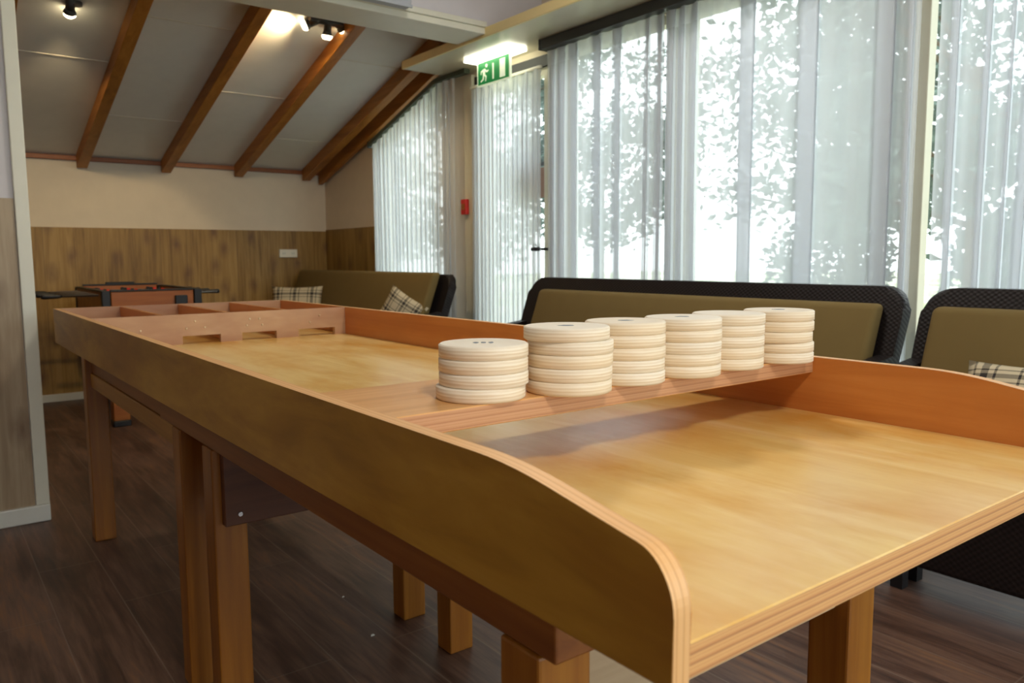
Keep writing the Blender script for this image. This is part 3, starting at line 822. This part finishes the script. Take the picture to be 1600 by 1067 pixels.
# ------------------------------------------------------------------ small wall things
S = root('wall_socket', (2.735, YB-.012, 1.148), 'white double power socket on the oak panelled far wall', 'socket')
box('plate', -.084, .084, -.012, 0, -.036, .036, MAT['plastic_white'], S, .004)
for x in (-.042, .042):
    bm = bmesh.new(); cyl(bm, (x, -.0125, 0), (x, -.0121, 0), .022, n=20)
    q = link('socket_well', bm, MAT['casing'], S)
    for d in (-.008, .008):
        bm = bmesh.new(); cyl(bm, (x+d, -.0135, 0), (x+d, -.0125, 0), .003, n=8); link('pin_hole', bm, MAT['black'], q)
A = root('call_point', (XR-.03, 4.575, 1.45), 'small red fire alarm call point on the post left of the garden door', 'fire alarm')
box('back_box', -.03, 0, -.03, .03, -.052, .052, MAT['red'], A, .004)
box('front_plate', -.034, -.03, -.018, .018, -.02, .02, MAT['foos_orange'], A, .001, 1)

# exit sign
E_ = root('exit_sign', (2.93, 4.05, 2.352), 'lit green emergency exit sign hanging from the soffit by the garden door', 'exit sign')
box('light_plate', -.05, .10, -.23, .23, -.02, -.004, MAT['sign_light'], E_, .003)
box('ceiling_mount', -.03, .08, -.18, .18, -.004, 0, MAT['white_trim'], E_)
pn = box('sign_panel', .015, .027, -.175, .175, -.175, -.03, MAT['sign_white'], E_, .002, 1)
pn['label'] = 'white edge frame of the sign'
box('green_face', .0135, .015, -.162, .162, -.166, -.03, MAT['sign_green'], E_)
def glyph(bm, pts): prism(bm, pts, .0125, .0136, 'x')
# y runs to the left in the picture
bm = bmesh.new()
hd = [(.070+.011*math.cos(t), -.058+.011*math.sin(t)) for t in [2*PI*i/12 for i in range(12)]]
glyph(bm, hd)
glyph(bm, [(.083, -.073), (.112, -.076), (.108, -.112), (.085, -.108)])
glyph(bm, [(.086, -.074), (.066, -.09), (.050, -.085), (.048, -.092), (.066, -.100), (.090, -.086)])
glyph(bm, [(.108, -.077), (.130, -.084), (.133, -.104), (.126, -.105), (.122, -.090), (.108, -.086)])
glyph(bm, [(.086, -.106), (.070, -.122), (.076, -.152), (.084, -.151), (.081, -.126), (.100, -.111)])
glyph(bm, [(.106, -.108), (.112, -.134), (.134, -.144), (.131, -.152), (.103, -.140), (.094, -.111)])
link('running_figure', bm, MAT['sign_white'], E_)
bm = bmesh.new(); glyph(bm, [(.006, -.055), (-.008, -.055), (-.008, -.15), (.006, -.15)])
link('bar_mark', bm, MAT['sign_white'], E_)
bm = bmesh.new(); glyph(bm, [(-.07, -.045), (-.125, -.045), (-.125, -.155), (-.07, -.155)])
link('door_mark', bm, MAT['sign_white'], E_)

# ------------------------------------------------------------------ ceiling spotlights (they light the back room)
def lathe_dir(bm, tip, d):
    for a, b, r0, r1 in ((.001, .014, .032, .03), (.014, .024, .03, .02)): cyl(bm, tip+d*a, tip+d*b, r0, r1, 16)
def spot_head(bm_parent, base, tip, aim, power, blend=.6, size=2.7):
    base, tip = Vector(base), Vector(tip); d = (Vector(aim)-tip).normalized()
    bm = bmesh.new(); cyl(bm, base, tip-d*.05, .007, n=8); link('arm', bm, MAT['rail'], bm_parent)
    bm = bmesh.new(); cyl(bm, tip-d*.1, tip-d*.025, .021, .024, 16); cyl(bm, tip-d*.025, tip, .024, .034, 16)
    hd = link('lamp_head', bm, MAT['rail'], bm_parent)
    bm = bmesh.new(); lathe_dir(bm, tip, d)
    link('bulb', bm, MAT['bulb'], hd)
    l = bpy.data.lights.new('spot_beam', 'SPOT'); l.energy = power; l.color = (1, .76, .42); l.spot_size = size; l.spot_blend = blend; l.shadow_soft_size = .03
    lo = bpy.data.objects.new('spot_beam', l); C.objects.link(lo); lo.parent = bm_parent
    lo.location = tip+d*.03; lo.rotation_euler = d.to_track_quat('-Z', 'Y').to_euler()
SP = root('ceiling_spotlight', (2.15, 4.72, ZC(4.72)), 'dark triple ceiling spotlight with three lit bulbs between two rafters', 'spotlight')
zc = ZC(4.72)
bm = bmesh.new(); B(bm, -.11, .11, -.02, .02, -.03, .0, .006); o = link('mounting_bar', bm, MAT['rail'], SP); o.rotation_euler = (math.atan(-.3), 0, 0)
spot_head(SP, (-.06, 0, -.025), (2.03-2.15, .03, 2.53-zc), (-.9, .35, -.42), 24)
spot_head(SP, (.015, 0, -.03), (2.168-2.15, .03, 2.49-zc), (.0, .3, -1.2), 24)
spot_head(SP, (.09, 0, -.025), (2.27-2.15, .03, 2.55-zc), (.9, .35, -.36), 46)
SP2 = root('ceiling_spotlight', (.80, 4.98, ZC(4.98)), 'single dark ceiling spotlight at the top left, its glow on the panel below', 'spotlight')
bm = bmesh.new(); cyl(bm, (0, 0, 0), (0, 0, -.02), .04); link('mounting_plate', bm, MAT['rail'], SP2)
spot_head(SP2, (0, 0, -.02), (-.02, .03, -.055), (.0, .7, -.66), 30, .25, 1.22)

# round fill lamps, added unseen above the frame to brighten the main room
for (x, y, lb) in ((1.75, 2.1, 'added round fill lamp over the game board, out of view'), (.3, -.9, 'added round fill lamp behind the viewer, out of view')):
    L_ = root('added_fill_lamp', (x, y, 2.98), lb, 'added fill lamp')
    bm = bmesh.new(); lathe(bm, [(.24, -.03), (.25, -.02), (.25, 0)], 32); link('lamp_base', bm, MAT['white_trim'], L_)
    bm = bmesh.new(); lathe(bm, [(.12, -.075), (.2, -.06), (.235, -.03)], 32); link('diffuser', bm, MAT['fill_lamp_glow'], L_)
    l = bpy.data.lights.new('fill_light', 'AREA'); l.shape = 'DISK'; l.size = .4; l.energy = 17 if y > 0 else 32; l.color = (1, .93, .82)
    o = bpy.data.objects.new('fill_light', l); C.objects.link(o); o.parent = L_; o.location = (0, 0, -.08)

# crumbs on the floor
for (x, y, s, lb) in ((.998, 1.997, .006, 'tiny white paper scrap on the floor near the middle legs'), (1.044, 2.293, .004, 'tiny white crumb on the floor further under the game board')):
    bm = bmesh.new(); prism(bm, [(-s, -s*.6), (s, -s*.4), (s*.8, s*.7), (-s*.5, s*.5)], .0002, .003, 'z')
    o = tag(link('paper_scrap', bm, MAT['scrap']), lb, 'scrap'); o.location = (x, y, 0)

# ------------------------------------------------------------------ garden
struct(box('ground', XR+.13, 60, -40, 50, -.25, -.2, MAT['ground']), 'bright lawn and gravel outside', 'ground')
def tree_mesh(seed, h, r, n, ls, low):
    rnd = random.Random(seed)
    tb = bmesh.new(); cyl(tb, (0, 0, -.02), (.1, .05, h*.55), .13, .08, 10)
    tips = []
    for i in range(9):
        a = rnd.uniform(0, 6.28); z = rnd.uniform(low+.1, h*.8); rr = r*rnd.uniform(.5, .95)
        e = (rr*math.cos(a), rr*math.sin(a), z+rnd.uniform(.0, .6))
        cyl(tb, (.05, .03, min(h*.5, z*.75)), e, .045, .012, 6); tips.append(e)
    lb = bmesh.new()
    cl = [Vector(e) for e in tips]
    for i in range(26):
        a = rnd.uniform(0, 6.28); u = rnd.uniform(-1, 1); q = math.sqrt(1-u*u)*rnd.uniform(.55, 1)
        cl.append(Vector((r*q*math.cos(a), r*q*math.sin(a), low+(h-low)*(u*.5+.5))))
    for i in range(n):
        c = rnd.choice(cl)
        p = c+Vector((rnd.gauss(0, .38), rnd.gauss(0, .38), rnd.gauss(0, .28)))
        d = Vector((rnd.gauss(0, 1), rnd.gauss(0, 1), rnd.gauss(0, .6))).normalized(); q = d.orthogonal().normalized()
        q = (q*math.cos(i)+d.cross(q)*math.sin(i)); s = ls*rnd.uniform(.6, 1.3)
        lb.faces.new([lb.verts.new(p-d*s), lb.verts.new(p+q*s*.5), lb.verts.new(p+d*s), lb.verts.new(p-q*s*.5)])
    return tb, lb
protos = []
TL = ['broad leafy tree in the garden, seen through the middle of the wide sheer curtain', 'leafy tree in the garden, seen through the sheer curtain at the right edge',
      'leafy tree in the garden, seen through the sheer next to the door', 'leafy tree farther back in the garden, between the nearer trees',
      'leafy tree in the garden, seen through the curtain gap between the sofas', 'tree in the garden outside the back-room window',
      'leafy tree in the garden beyond the right edge']
TP = [(17, 9.6, 0), (10.8, 4.4, 1), (8.8, 13.6, 2), (20, 21, 0), (25, 6.0, 2), (4.6, 23, 1), (11.5, -3.0, 0)]
for k, (x, y, v) in enumerate(TP):
    t = root('tree', (x, y, -.2), TL[k], 'tree', 'garden trees')
    if v >= len(protos):
        tb, lb = tree_mesh(7+v*5, 6.2+.4*v, 2.4, 7500, .105, (1.5, .7, 1.2)[v])
        a = link('trunk', tb, MAT['bark'], t); b = link('foliage', lb, MAT['leaf'], t); b['kind'] = 'stuff'
        protos.append((a, b))
    else:
        for s_ in protos[v]:
            c = s_.copy(); C.objects.link(c); c.parent = t
    t.rotation_euler = (0, 0, k*1.3)
    if k in (0, 3, 4): t.scale = (1.3, 1.3, 1.3) if k == 0 else (1.45, 1.45, 1.45)

SH = [(13.2, 7.9, 'round shrub in the garden below the trees, behind the middle of the wide curtain'),
      (10.2, .3, 'round shrub in the garden low behind the curtain at the right edge'), (14.0, 5.0, 'round shrub in the garden behind the post between the sofas')]
sp_ = None
for k, (x, y, lb) in enumerate(SH):
    t = root('shrub', (x, y, -.2), lb, 'shrub', 'garden shrubs')
    if sp_ is None:
        rnd = random.Random(4)
        tb = bmesh.new(); bm = bmesh.new()
        for i in range(5): cyl(tb, (0, 0, 0), (rnd.uniform(-.5, .5), rnd.uniform(-.5, .5), 1.2), .03, .012, 6)
        for i in range(3200):
            d = Vector((rnd.gauss(0, 1), rnd.gauss(0, 1), rnd.gauss(0, 1))).normalized()*rnd.uniform(.5, 1)
            p = Vector((d.x*1.15, d.y*1.15, 1.15+d.z*1.05))
            a = Vector((rnd.gauss(0, 1), rnd.gauss(0, 1), rnd.gauss(0, 1))).normalized(); q = a.orthogonal().normalized(); z_ = rnd.uniform(.05, .11)
            bm.faces.new([bm.verts.new(p-a*z_), bm.verts.new(p+q*z_*.5), bm.verts.new(p+a*z_), bm.verts.new(p-q*z_*.5)])
        a = link('stems', tb, MAT['bark'], t); b = link('foliage', bm, MAT['leaf'], t); b['kind'] = 'stuff'
        sp_ = (a, b)
    else:
        for c_ in sp_:
            c = c_.copy(); C.objects.link(c); c.parent = t
    t.rotation_euler = (0, 0, k*2.1)
